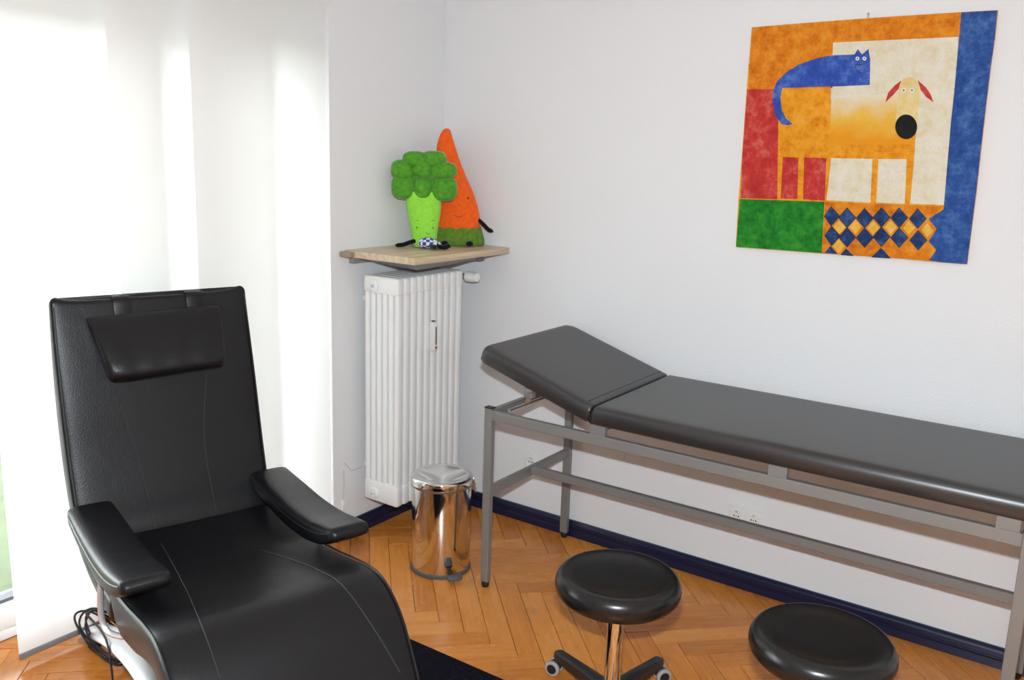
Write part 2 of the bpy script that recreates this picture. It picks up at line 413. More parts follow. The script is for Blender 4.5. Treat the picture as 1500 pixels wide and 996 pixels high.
def dish(p, l, k):
    if k > .2: p.z -= .014*(1-abs(l)**2.5)*k*max(0, 1-abs(p.x-.5)/.45)
    return p
seat = part('seat', pad(seat_st, 40, .24, .02, .008, 6, dish), M_leather, ch, deg=80)
bpy.context.view_layer.update()
# seams and piping laid on the leather where the photo shows them
def bvh(o):
    mw = Matrix.Translation(CH) @ Matrix.Rotation(CRZ, 4, 'Z')
    return BVHTree.FromPolygons([mw @ v.co for v in o.data.vertices], [p.vertices[:] for p in o.data.polygons])
CHI = (Matrix.Translation(CH) @ Matrix.Rotation(CRZ, 4, 'Z')).inverted()
def seam(name, o, px, r, m, n=8):
    B = bvh(o); pts = []
    for u, v in cr(px, n):
        h = B.ray_cast(CAM, ray(u, v).normalized())
        if h[0]: pts.append(CHI @ (h[0]+h[1]*r*.15))
    if len(pts) > 2: return part(name, MB().tube(pts, r, 5), m, o)
seam('seam', back, [(165, 562), (180, 605), (200, 665), (216, 725), (228, 775)], .0016, M_stitch)
seam('seam', back, [(303, 548), (299, 600), (300, 655), (308, 705), (317, 750)], .0016, M_stitch)
seam('seam', seat, [(236, 796), (272, 862), (303, 936), (322, 994)], .0016, M_stitch)
seam('seam', seat, [(384, 806), (420, 817), (456, 830), (500, 856), (547, 920), (586, 985)], .0018, M_stitch)
# piping along the left side of the back and of the seat
def edgeline(stations, l, k, latc=0, samples=6, e0=0, e1_=None):
    st = cr(stations, samples)[e0:e1_]; out = []
    for q in st:
        c = Vector(((q[0]+q[2])/2, latc+q[4]*l, (q[1]+q[3])/2)); d = Vector(((q[0]-q[2])/2, 0, (q[1]-q[3])/2)); out.append(c+d*k)
    return out
for sgn in (-1, 1):
    part('piping', MB().tube(edgeline(back_st, .975*sgn, .93, 0, 6, 0, 32), .0035, 6), M_leathd, back)
    part('piping', MB().tube(edgeline(seat_st, .982*sgn, .88, .008, 6, 17), .0032, 6), M_leathd, seat)
# head cushion: wedge, thicker towards its lower edge
hp = []
nseg = 30
for i in range(-nseg//2, nseg//2+1):
    t = i/(nseg/2); y = -.006+.190*math.copysign(1-(1-abs(t))**1.7, t)
    k = max((1-abs(t)**9)**.5 if abs(t) < 1 else 0, .45)
    ring_ = []
    for j in range(28):
        a = 2*math.pi*j/28
        pz = .094*sc(math.sin(a), .8)*(.86+.14*k)
        th = .042-.023*(pz/.094)
        px = .004+th*(1+sc(math.cos(a), 1.05)*k)*1.06+.0011*math.sin(y*75)*k*max(0, math.cos(a))
        ring_.append(Vector((.036-.235*pz+px, y*(1+.10*pz/.094), 1.068+pz+.004*math.sin(t*3))))
    hp.append(ring_)
hc = part('head_cushion', MB().loft(hp), M_leather, ch, deg=70)
for yy in (-.100, .125):
    sp = [(.036, yy, 1.12), (.020, yy, 1.165), (.011, yy, 1.198), (-.006, yy, 1.2095), (-.03, yy, 1.2075), (-.053, yy, 1.188), (-.048, yy, 1.10)]
    part('strap', MB().tube(cr(sp, 4), .0022, 8, sq=12), M_leather, hc)
# armrests
arm_st = [(.165, .606, .175, .545, .066), (.30, .598, .305, .528, .069), (.45, .590, .452, .516, .070), (.58, .594, .585, .522, .070), (.675, .607, .690, .545, .069), (.740, .617, .758, .578, .064)]
def armwarp(p, l, k): return p
for sgn, lat in ((-1, -.262), (1, .305)):
    a = part('armrest', pad(arm_st, 28, .42, .022, lat), M_leather, ch, deg=80)
    ln = []
    for q in cr(arm_st, 5): ln.append(((q[0]*.6+q[2]*.4), lat-.985*q[4], q[1]*.62+q[3]*.38))
    part('piping', MB().tube(ln, .0025, 5), M_leathd, a)
    yp = -.318 if sgn < 0 else .336
    pts = [(.49, yp+.012*-sgn, .548), (.500, yp, .47), (.515, yp, .385), (.545, yp*.9, .358), (.60, yp*.6, .349)]
    part('arm_support', MB().tube(cr(pts, 4), .0045, 8, sq=1.9), M_silver, ch)
# silver sled base with two arched runners
for sgn in (-1, 1):
    pts = [(-.085, sgn*.242, .034), (-.06, sgn*.238, .062), (.03, sgn*.226, .100), (.20, sgn*.20, .128), (.42, sgn*.185, .135), (.62, sgn*.195, .12), (.82, sgn*.215, .08), (.95, sgn*.23, .035)]
    part('base_runner', MB().tube(cr(pts, 5), .021, 14, sq=2.0), M_silver, ch)
    for x in (-.08, .945): part('foot_pad', MB().lathe([(.001, .002 if x < 0 else .014), (.022, .002 if x < 0 else .014), (.024, .02), (.016, .032), (.001, .032)], 16, (x, sgn*.231)), M_black, ch)
part('cross_bar', MB().box(.36, .48, -.19, .19, .115, .15, .012), M_silver, ch)
part('column', MB().lathe([(.001, .12), (.055, .12), (.05, .2), (.04, .3), (.04, .36), (.001, .36)], 24, (.42, 0)), M_silver, ch)
part('tilt_frame', MB().box(.18, .85, -.19, .19, .33, .365, .01), M_black, ch)
# coiled power cable looped over the rear runner
pts = []
for i in range(95):
    a = i/94*2*math.pi*4.6; rr = 1+.16*math.sin(i*.37)+.08*math.sin(i*1.1)
    pts.append((.030+.085*rr*math.cos(a), -.215+.012*math.sin(i*.21)+.062*rr*math.sin(a+.4), max(.007, .085+.075*math.cos(a+2.6)+.018*math.sin(i*.31))))
pts += [(.05, -.25, .15), (.12, -.245, .152), (.20, -.245, .13), (.31, -.262, .06), (.38, -.27, .02), (.44, -.28, .006), (.50, -.30, .006)]
part('power_cable', MB().tube(cr(pts, 2), .0036, 6), M_cable, ch, None, None, 70)

# ------------------------------------------------------------------ examination couch
X0, X1, YF, YB = .762, 2.565, -.637, -.040
cc = empty('examination_couch', ((X0+X1)/2, (YF+YB)/2, 0)); tag(cc, 'dark grey padded examination couch on a silver tube frame along the wall', 'couch')
OC = Vector(cc.location)
def cpart(name, mb, m, parent=None, deg=35):
    mb.v = [p-OC for p in mb.v]; return part(name, mb, m, parent or cc, None, None, deg)
LX, LY = .017, .0125      # half sizes of the leg tube
HT = .742
for x in (X0, X1):
    for y in (YF, YB):
        lg = cpart('leg', MB().box(x-LX, x+LX, y-LY, y+LY, .022, HT-.004, .002, 1), M_frame)
        cpart('foot_cap', MB().lathe([(.002, 0), (.013, 0), (.015, .004), (.0165, .012), (.0165, .024), (.002, .024)], 16, (x, y)), M_black, lg)
        cpart('end_cap', MB().box(x-LX-.001, x+LX+.001, y-LY-.001, y+LY+.001, HT-.005, HT, .001, 1), M_black, lg)
for y in (YF, YB): cpart('side_rail', MB().box(X0+LX, X1-LX, y-.011, y+.011, .692, .730, .002, 1), M_frame)
for x in (X0, X1):
    cpart('end_rail', MB().box(x-.011, x+.011, YF+LY, YB-LY, .692, .730, .002, 1), M_frame)
    cpart('stretcher', MB().box(x-.010, x+.010, YF+LY, YB-LY, .382, .420, .002, 1), M_frame)
cpart('long_stretcher', MB().box(X0+.010, X1-.010, -.352, -.326, .392, .425, .002, 1), M_frame)
XH = 1.215; ZT = .834; TK = .066
for x in (1.235, 1.875, 2.51):
    for y in (YF, YB): cpart('spacer', MB().box(x-.03, x+.03, y-.009, y+.009, .730, ZT-TK, .001, 1), M_frame)
cpart('cross_tube', MB().box(1.215, 1.245, YF+.011, YB-.011, .735, ZT-TK, .001, 1), M_frame)
YN, YFAR = -.660, -.022
def cushion(name, x0, x1, mtx=None, hinge=0):
    # rounded pad; the hinge side (+1 at x1, -1 at x0) stays nearly square
    def outline(d):
        a0 = x0+d*(.35 if hinge < 0 else 1); a1 = x1-d*(.35 if hinge > 0 else 1); b0 = YN+d; b1 = YFAR-d; out = []
        for cx_, cy_, a, side in ((a1, b1, 0, 1), (a0, b1, 90, -1), (a0, b0, 180, -1), (a1, b0, 270, 1)):
            r = (.008 if side == hinge else .042)*(1 if d < .02 else .8)
            ox = cx_-r*side; oy = cy_-r if cy_ == b1 else cy_+r
            for k in range(6):
                t = math.radians(a+18*k); out.append((ox+r*math.cos(t), oy+r*math.sin(t)))
        return out
    rings = []
    for d, z in ((.02, -TK), (.006, -TK+.001), (.0, -TK+.008), (.0, -.030), (.0015, -.020), (.006, -.0105), (.013, -.0045), (.022, -.0012), (.034, 0), (.06, .0008)):
        rings.append([Vector((x, y, z)) for x, y in outline(d)])
    mb = MB().loft(rings)
    if mtx: mb.v = [mtx @ p for p in mb.v]
    return mb
TM = Matrix.Translation((0, 0, ZT)); ang = math.radians(17.0)
main = cpart('mattress', cushion('m', XH+.0005, X1+.07, TM, -1), M_vinyl, deg=80)
HM = Matrix.Translation((XH, 0, ZT)) @ Matrix.Rotation(ang, 4, 'Y') @ Matrix.Translation((-XH, 0, 0))
head = cpart('head_section', cushion('h', XH-.512, XH-.0005, HM, 1), M_vinyl, deg=80)
def hl(x, y, z): return HM @ Vector((x, y, z))
cpart('seam', MB().tube([hl(XH-.030, YN+.028+i*(YFAR-YN-.056)/12, .0) for i in range(13)], .0022, 5), M_vseam, head)
cpart('hinge_roll', MB().tube([(XH, YN+.012, ZT-.046), (XH, YFAR-.012, ZT-.046)], .022, 14), M_vseam, main)
# ratchet stays that hold the head section up
for y in (-.50, -.14):
    a = hl(XH-.34, y, -TK-.002); b = Vector((.842, y, .745)); mid = a*.35+b*.65
    st_ = cpart('ratchet_stay', MB().tube([a, mid, b], .011, 4, sq=1.5), M_zinc)
    c = hl(XH-.26, y, -TK-.004); cpart('stay_arm', MB().tube([mid+Vector((0, -.012, 0)), (mid+c)/2+Vector((0, -.012, -.006)), c], .010, 4, sq=1.5), M_zinc, st_)
    cpart('pivot_bolt', MB().tube([mid+Vector((0, -.028, 0)), mid+Vector((0, .018, 0))], .009, 8), M_zinc, st_)
    cpart('clamp', MB().box(mid.x-.018, mid.x+.02, y-.018, y+.012, mid.z-.022, mid.z+.018, .003, 1), M_zinc, st_)
    cpart('bracket', MB().box(a.x-.03, a.x+.03, y-.015, y+.015, a.z-.006, a.z+.006, .001, 1, Matrix.Translation(a) @ Matrix.Rotation(ang, 4, 'Y') @ Matrix.Translation(-a)), M_zinc, st_)
cpart('stay_tube', MB().tube([(.842, YF+.012, .738), (.842, YB-.012, .738)], .0075, 10), M_zinc)

# ------------------------------------------------------------------ rolling stools
def make_stool():
    r = empty('rolling_stool')
    R = .186; zt = .487
    prof = [(.002, zt-.016), (.06, zt-.0145), (.11, zt-.009), (.14, zt-.003), (.160, zt-.0015), (.172, zt-.006), (.181, zt-.016), (.1865, zt-.032), (.186, zt-.048), (.180, zt-.062), (.168, zt-.073), (.150, zt-.079), (.09, zt-.085), (.002, zt-.086)]
    prof = [p for p in cr(prof, 3)]
    part('seat', MB().lathe(prof, 56), M_stoolv, r, deg=80)
    part('seat_plate', MB().lathe([(.002, .385), (.0265, .385), (.0265, .398), (.07, .402), (.07, .410), (.002, .410)], 24), M_black, r)
    part('gas_column', MB().lathe([(.002, .10), (.0215, .10), (.0215, .392), (.002, .392)], 24), M_chrome, r)
    part('column_sleeve', MB().lathe([(.002, .06), (.0248, .06), (.0248, .372), (.0235, .378), (.002, .378)], 24), M_chrome, r)
    part('hub', MB().lathe([(.002, .06), (.045, .06), (.05, .09), (.042, .118), (.03, .124), (.002, .124)], 24), M_black, r)
    for i in range(5):
        a = 2*math.pi*i/5; mt = Matrix.Rotation(a, 4, 'Z'); mb = MB()
        rings = []
        for x, hw, z0, z1 in ((.03, .024, .068, .112), (.12, .021, .064, .104), (.24, .019, .060, .090), (.275, .019, .059, .086), (.288, .014, .061, .082)):
            rings.append([mt @ Vector((x, y, z)) for y, z in ((-hw, z0), (hw, z0), (hw, z1-.006), (hw*.6, z1), (-hw*.6, z1), (-hw, z1-.006))])
        leg = part('leg', mb.loft(rings), M_black, r)
        st2 = Matrix.Rotation(a, 4, 'Z') @ Matrix.Translation((.272, 0, 0)) @ Matrix.Rotation(.5+i*1.3, 4, 'Z')
        cs = MB().tube([st2 @ Vector((0, 0, .058)), st2 @ Vector((0, 0, .03))], .006, 8)
        hood = [[st2 @ Vector((.018+.021*math.cos(t)*q, y, .026+.0215*math.sin(t)*q)) for t in [math.radians(-10+20*j) for j in range(11)]] for y, q in ((-.008, 1), (.008, 1))]
        cs.loft(hood)
        c = part('caster', cs, M_black, leg)
        for s in (-1, 1):
            y0, y1 = s*.010, s*.024
            wh = [[st2 @ Vector((.018+rr*math.cos(2*math.pi*j/20), y, .026+rr*math.sin(2*math.pi*j/20))) for j in range(20)] for rr, y in ((.004, y0), (.024, y0), (.026, y0+s*.003), (.026, y1-s*.003), (.022, y1), (.017, y1))]
            cap = [[st2 @ Vector((.018+rr*math.cos(2*math.pi*j/20), y, .026+rr*math.sin(2*math.pi*j/20))) for j in range(20)] for rr, y in ((.0168, y1-s*.004), (.0165, y1+s*.001), (.004, y1+s*.002))]
            wv = MB().loft(wh); n0 = len(wv.f)
            wv.loft(cap)
            o = part('wheel', wv, M_tyre, leg); o.data.materials.append(M_black)
            for i_, pgn in enumerate(o.data.polygons):
                if i_ >= n0: pgn.material_index = 1
    return r
def copy_tree(o, parent=None):
    c = o.copy(); COL.objects.link(c); c.parent = parent
    for k in o.children: copy_tree(k, c)
    return c
st1 = make_stool(); st1.location = (1.572, -1.088, 0); st1.rotation_euler = (0, 0, math.radians(156.7))
tag(st1, 'round black rolling stool close to the steel bin and couch head', 'stool', 'rolling stools beside the couch')
bpy.context.view_layer.update()
st2_ = copy_tree(st1); st2_.location = (2.159, -1.058, 0); st2_.rotation_euler = (0, 0, math.radians(100))
tag(st2_, 'round black rolling stool beside the middle of the couch, farther from the bin', 'stool', 'rolling stools beside the couch')

# ------------------------------------------------------------------ pedal bin
BN = Vector((.512, -.612, 0)); bn = empty('pedal_bin', BN, math.radians(-31)); tag(bn, 'polished stainless steel pedal bin with domed lid under the radiator corner', 'bin')
RB = .121; BH = .030
part('base_ring', MB().lathe([(.002, 0), (RB+.003, 0), (RB+.004, .004), (RB+.003, .014), (RB, .016), (.002, .016)], 56), M_graypl, bn)
part('body', MB().lathe([(.002, .016), (RB-.001, .016), (RB, .018), (RB, .335+BH), (RB-.004, .337+BH), (.002, .337+BH)], 64), M_steel, bn)
part('inner_rim', MB().lathe([(RB-.006, .335+BH), (RB+.002, .335+BH), (RB+.002, .343+BH), (RB-.006, .343+BH)], 64), M_graypl, bn)
lidp = cr([(RB+.0045, .342), (RB+.0065, .346), (RB+.0065, .364), (RB+.004, .372), (RB-.003, .3775), (RB-.012, .3775)], 4)+[((RB-.012)*q/12, .3775-.016*(1-(q/12)**2)) for q in range(11, 0, -1)]+[(.001, .3615)]
lid = part('lid', MB().lathe([(.002, .3425+BH)]+[(r, z+BH) for r, z in lidp], 72), M_lid, bn, deg=60)
hm_ = Matrix.Rotation(math.radians(66-90), 4, 'Z')
part('handle', MB().tube(cr([hm_ @ Vector(p) for p in ((-.016, .126, .36+BH), (-.017, .134, .338+BH), (-.012, .137, .312+BH), (.002, .138, .303+BH), (.016, .137, .312+BH), (.021, .134, .338+BH), (.02, .126, .36+BH))], 4), .003, 8), M_chrome, bn)
part('pedal_arm', MB().tube([(RB-.01, 0, .022), (RB+.03, 0, .02), (RB+.052, 0, .021)], .006, 8, sq=1.6), M_black, bn)
pedal = []
for x, hw, t in ((RB+.022, .022, .008), (RB+.035, .03, .011), (RB+.05, .032, .011), (RB+.062, .026, .008)):
    pedal.append([Vector((x, hw*sc(math.cos(a), .6), .024+t*.6*sc(math.sin(a), .7))) for a in [2*math.pi*j/16 for j in range(16)]])
part('pedal', MB().loft(pedal), M_graypl, bn, deg=60)

# ------------------------------------------------------------------ column radiator
RD0, RD1, RYN, RYF, RZ0, RZ1 = .050, .2506, -.592, -.153, .1765, 1.173
rd = empty('column_radiator', ((RD0+RD1)/2, (RYN+RYF)/2, 0)); tag(rd, 'tall white six-column radiator below the corner shelf', 'radiator')
NS = 10; pit = (RYF-RYN)/NS; NCOL = 6; cp = (RD1-RD0)/NCOL; cxm = (RD1-RD0)/2
def section():
    mb = MB()
    for z0, z1 in ((0, .095), (RZ1-RZ0-.075, RZ1-RZ0)): mb.box(-cxm+.003, cxm-.003, -pit/2+.0018, pit/2-.0018, z0, z1, .011, 3)
    for c in range(NCOL):
        x = -cxm+cp*(c+.5); hx = cp/2-.0044; hy = pit/2-.0056; rr = .009
        ring = []
        for qx, qy, a0 in ((1, 1, 0), (-1, 1, 90), (-1, -1, 180), (1, -1, 270)):
            for k in range(4):
                a = math.radians(a0+30*k); ring.append((x+qx*(hx-rr)+rr*math.cos(a), qy*(hy-rr)+rr*math.sin(a)))
        mb.loft([[Vector((p[0], p[1], z)) for p in ring] for z in (.06, RZ1-RZ0-.05)])
    return mb
s0 = part('section', section(), M_white, rd, (0, RYN+pit*.5-rd.location.y, RZ0))
for i in range(1, NS):
    o = s0.copy(); COL.objects.link(o); o.parent = rd; o.location = (0, RYN+pit*(i+.5)-rd.location.y, RZ0)
LYN = RYN-rd.location.y
def plug(x, z, nm, mm):
    rings = [[Vector((x+r*math.cos(2*math.pi*j/18), LYN+y, z+r*math.sin(2*math.pi*j/18))) for j in range(18)] for r, y in ((.026, .004), (.026, -.004), (.021, -.008), (.016, -.009), (.016, -.006), (.009, -.006), (.009, -.012), (.002, -.012))]
    return part(nm, MB().loft(rings), mm, rd)
p1 = plug(-.035, 1.133, 'bleed_plug', M_white); p2 = plug(-.035, RZ0+.042, 'blind_plug', M_white)
part('valve_pin', MB().tube([(-.035, LYN-.01, 1.133), (-.035, LYN-.017, 1.133)], .0065, 8), M_zinc, p1)
part('valve_pin', MB().tube([(-.035, LYN-.01, RZ0+.042), (-.035, LYN-.015, RZ0+.042)], .007, 8), M_zinc, p2)
# thermostat head at the far end
tv = part('valve_body', MB().tube([(-.03, RYF-rd.location.y-.002, 1.14), (-.03, RYF-rd.location.y+.045, 1.14)], .012, 10).tube([(-.03, RYF-rd.location.y+.034, 1.14), (.03, RYF-rd.location.y+.034, 1.14), (.085, RYF-rd.location.y+.034, 1.14)], .012, 10), M_zinc, rd)
kn = []
for x, r in ((.085, .018), (.09, .023), (.125, .0235), (.13, .021), (.148, .0205), (.152, .016)):
    kn.append([Vector((x, RYF-rd.location.y+.034+r*(1+(.05 if j % 2 else -.0)*(.09 <= x <= .126))*math.cos(2*math.pi*j/28), 1.14+r*(1+(.05 if j % 2 else 0)*(.09 <= x <= .126))*math.sin(2*math.pi*j/28))) for j in range(28)])
part('thermostat_knob', MB().loft(kn), M_whitep, rd)
# heat meter on the front
ym = RYN+pit*5.0-rd.location.y; xm = cxm
hmr = part('heat_meter', MB().box(xm-.004, xm+.022, ym-.014, ym+.014, .842, .968, .003), M_whitep, rd)
part('vial_window', MB().box(xm+.0215, xm+.0235, ym-.004, ym+.005, .868, .948, .001), M_vial, hmr)
part('seal', MB().lathe([(.001, 0), (.0055, 0), (.0055, .003), (.001, .003)], 14), M_red, hmr, (xm+.0215, ym+.001, .856), (0, math.pi/2, 0))
part('top_clip', MB().box(xm, xm+.016, ym-.006, ym+.006, 0.967, .974, .001), M_graypl, hmr)
for y in (LYN+.07, RYF-rd.location.y-.07):
    for z in (.30, 1.05): part('wall_bracket', MB().box(-rd.location.x, -cxm+.01, y-.01, y+.01, z, z+.02), M_white, rd)
part('feed_pipe', MB().tube([(-.03, RYF-rd.location.y-.002, RZ0+.03), (-.03, RYF-rd.location.y+.05, RZ0+.03), (-.03, RYF-rd.location.y+.05, .001)], .009, 10), M_white, rd)
# wires on the walls
def wire(name, pts, r, m, label, cat='cable'):
    o = part(name, MB().tube(cr(pts, 4), r, 5), m, None, deg=80); tag(o, label, cat); return o
wire('thin_wire', [(.0025, -.655, .345), (.004, -.64, .325), (.003, -.615, .300), (.003, -.585, .297), (.0025, -.55, .30)], .0014, M_wire, 'thin grey wire sagging on the wall left of the radiator')
wire('sensor_wire', [(.15, -.118, 1.118), (.135, -.09, 1.10), (.15, -.075, 1.03), (.14, -.082, .95), (.15, -.08, .88), (.145, -.095, .80), (.14, -.1, .72), (.12, -.05, .70), (.11, -.002, .70)], .0014, M_wire, 'thin grey wire hanging beside the thermostat knob')
cn = empty('wall_connector', (.0, -.672, .135)); tag(cn, 'small white ribbed cable connector on the wall above the skirting', 'connector')
part('body', MB().box(0, .016, -.010, .010, 0, .045, .003), M_whitep, cn)
for i in range(3): part('rib', MB().box(.015, .0185, -.011, .011, .008+i*.011, .013+i*.011, .001, 1), M_whitep, cn)
part('lead', MB().tube(cr([(.008, 0, .044), (.006, .004, .08), (.004, .010, .12), (.003, .008, .18)], 4), .0014, 5), M_wire, cn)

# ------------------------------------------------------------------ corner shelf
sh = empty('corner_shelf', (0, 0, 1.247)); tag(sh, 'wooden corner shelf board above the radiator on grey brackets', 'shelf')
part('board', MB().box(.003, .388, -.648, -.002, 0, .028, .0025), M_shelf, sh)
part('broken_end', MB().box(.003, .06, -.678, -.648, .002, .024, .003), M_endg, sh)
br = [[Vector(p) for p in ((.06, -.60, -.001), (.35, -.60, -.001), (.35, -.10, -.001), (.06, -.10, -.001))],
      [Vector(p) for p in ((.06, -.60, -.008), (.35, -.60, -.008), (.35, -.10, -.008), (.06, -.10, -.008))],
      [Vector(p) for p in ((.07, -.50, -.034), (.32, -.555, -.034), (.29, -.30, -.034), (.07, -.30, -.034))]]
part('support_tray', MB().loft(br), M_brkt, sh)
part('support_block', MB().box(.03, .355, -.185, -.145, -.018, 0, .002), M_gask, sh)
part('wall_cleat', MB().box(.0, .025, -.62, -.02, -.03, 0, .002), M_brkt, sh)

# ------------------------------------------------------------------ plush vegetables on the shelf
ZS = 1.2755
def plush(name, c1, c2, sc_=60):
    M = mat(name, c1, .95, spec=.15); mottle(M, [c1, c2], sc_, detail=3); pb(M).inputs['Sheen Weight'].default_value = .35; pb(M).inputs['Sheen Roughness'].default_value = .4
    tc = nd(M, 'ShaderNodeTexCoord'); n = nd(M, 'ShaderNodeTexNoise'); n.inputs['Scale'].default_value = 45; lk(M, tc.outputs['Object'], n.inputs['Vector'])
    bp = nd(M, 'ShaderNodeBump'); bp.inputs['Strength'].default_value = .45; bp.inputs['Distance'].default_value = .008; lk(M, n.outputs[0], bp.inputs['Height']); lk(M, bp.outputs[0], pb(M).inputs['Normal'])
    return M
M_brocc = plush('broccoli_green_plush', (.06, .26, .02), (.12, .38, .035))
M_stalk = plush('light_green_plush', (.26, .68, .05), (.33, .77, .08))
M_carrot = plush('orange_plush', (.85, .10, .012), (.95, .15, .02))
M_olive = plush('olive_green_plush', (.09, .19, .02), (.15, .27, .035))
M_bk = plush('black_plush', (.006, .006, .007), (.012, .012, .012))
M_check = mat('blue_white_checked_cloth', (.8, .8, .8), .9)
tcx = nd(M_check, 'ShaderNodeTexCoord'); ck = nd(M_check, 'ShaderNodeTexChecker'); ck.inputs['Scale'].default_value = 65; ck.inputs['Color1'].default_value = (.75, .77, .8, 1); ck.inputs['Color2'].default_value = (.02, .05, .3, 1)
lk(M_check, tcx.outputs['Object'], ck.inputs['Vector']); lk(M_check, ck.outputs[0], pb(M_check).inputs['Base Color'])
# toys face the camera: local -Y points at it
def toyrot(p): d = CAM-Vector(p); return math.atan2(d.y, d.x)+math.pi/2
bp_ = Vector((.150, -.318, ZS)); br_ = empty('plush_broccoli', bp_, toyrot(bp_)-.06); tag(br_, 'green plush broccoli toy with checked trousers sitting on the corner shelf', 'plush toy')
stalk = []
for z, hw, th, x in ((.0, .038, .028, .004), (.012, .050, .038, .004), (.07, .058, .043, .002), (.14, .070, .047, 0), (.19, .076, .047, -.002), (.24, .07, .042, -.004)):
    stalk.append([Vector((x+hw*sc(math.cos(a), .8), th*sc(math.sin(a), .8)+.02, z)) for a in [2*math.pi*j/24 for j in range(24)]])
body = part('stalk', MB().loft([[Vector(p) for p in zip(*[iter(q)]*3)] for q in cr([[c for p in r for c in p] for r in stalk], 4)]), M_stalk, br_, deg=80)
lob = MB()
def lobe(x, z, rx, rz, y=0, ry=.055):
    # a stuffed square pillow of the quilted head
    rings = []
    for i in range(1, 14):
        b = -math.pi/2+math.pi*i/14; cb = abs(math.cos(b))**.7; sb = sc(math.sin(b), .78)
        rings.append([Vector((x+rx*1.06*cb*sc(math.cos(q), .85), y+.02+ry*cb*sc(math.sin(q), .9), z+rz*1.08*sb)) for q in [2*math.pi*j/24 for j in range(24)]])
    lob.loft(rings)
for x, z, rx, rz in ((-.088, .258, .052, .050), (-.004, .252, .044, .048), (.084, .254, .056, .050), (-.090, .330, .052, .040), (-.008, .334, .046, .036), (.078, .332, .058, .036), (-.040, .374, .052, .034), (.040, .378, .052, .034)): lobe(x, z, rx, rz)
lob.ball((-.005, .045, .30), .11, .05, .085, 20, 14)
part('floret_head', lob, M_brocc, br_, deg=80)
part('trousers', MB().ball((.022, -.036, .024), .046, .036, .024, 18, 12).ball((.058, -.044, .018), .022, .026, .017, 12, 8), M_check, br_, deg=80)
part('arm', MB().tube(cr([(-.03, .0, .030), (-.06, -.02, .022), (-.085, -.03, .013), (-.108, -.035, .0115), (-.113, -.035, .016)], 4), .0095, 10), M_bk, br_, deg=80)
part('leg', MB().tube(cr([(.05, -.045, .016), (.075, -.075, .0125), (.10, -.082, .0125), (.116, -.08, .022)], 4), .0105, 10), M_bk, br_, deg=80)
part('leg', MB().tube(cr([(.03, -.05, .018), (.045, -.085, .0125), (.055, -.105, .0125), (.05, -.112, .016)], 4), .0105, 10), M_bk, br_, deg=80)
for x, z, r in ((-.028, .088, .0028), (.042, .088, .0024)): part('eye', MB().ball((x, -.022-.002, z), r, .002, r*1.2, 10, 6), M_black, br_)
for x, z in ((-.024, .118), (.044, .119)): part('eyebrow', MB().tube([(x-.006, -.0265, z), (x, -.028, z+.002), (x+.006, -.0265, z)], .0008, 5), M_black, br_)
part('mouth', MB().tube(cr([(.012, -.0235, .068), (.020, -.024, .061), (.030, -.0235, .062)], 4), .0009, 5), M_black, br_)
part('chin_stitch', MB().tube(cr([(.012, -.021, .050), (.022, -.0215, .046), (.032, -.021, .050)], 4), .0008, 5), M_black, br_)
cp_ = Vector((.176, -.120, ZS)); ca = empty('plush_carrot', cp_, toyrot(cp_)+.05); tag(ca, 'orange plush carrot toy with olive green base leaning in the wall corner', 'plush toy')
cs_ = []
for z, hw, th, x, y in ((.075, .108, .050, -.002, 0), (.10, .112, .055, -.004, 0), (.16, .106, .055, -.008, .004), (.23, .092, .052, -.016, .01), (.30, .071, .046, -.028, .018), (.37, .053, .038, -.040, .028), (.43, .043, .030, -.051, .036), (.48, .028, .022, -.053, .044), (.505, .017, .014, -.050, .048), (.513, .006, .006, -.049, .05)):
    cs_.append([Vector((x+hw*sc(math.cos(a), .85), th*sc(math.sin(a), .85)+y, z)) for a in [2*math.pi*j/28 for j in range(28)]])
part('body', MB().loft([[Vector(p) for p in zip(*[iter(q)]*3)] for q in cr([[c for p in r for c in p] for r in cs_], 4)]), M_carrot, ca, deg=80)
sk = []
for z, g in ((.0, 1.0), (.008, 1.12), (.03, 1.11), (.06, 1.03), (.083, .985), (.09, .93)):
    sk.append([Vector((-.002+.112*g*(1+.035*math.cos(a*14))*sc(math.cos(a), .85), .052*g*(1+.035*math.cos(a*14))*sc(math.sin(a), .85), z)) for a in [2*math.pi*j/84 for j in range(84)]])
part('leafy_base', MB().loft(sk), M_olive, ca, deg=80)
part('arm', MB().tube(cr([(.098, -.02, .115), (.118, -.035, .098), (.138, -.045, .078), (.150, -.05, .072), (.157, -.05, .076)], 4), .0095, 10), M_bk, ca, deg=80)
part('foot', MB().ball((.055, -.070, .014), .018, .022, .013, 14, 10), M_bk, ca, deg=80)
part('foot', MB().ball((-.055, -.070, .014), .018, .022, .013, 14, 10), M_bk, ca, deg=80)
for x, z in ((.046, .212), (-.042, .21)): part('eye', MB().ball((x, -.034 if x > 0 else -.036, z), .005, .004, .006, 12, 8), M_black, ca)
part('mouth', MB().tube(cr([(-.014, -.0525, .138), (.0, -.0535, .130), (.014, -.0535, .130), (.026, -.0515, .139)], 4), .0011, 5), M_black, ca)

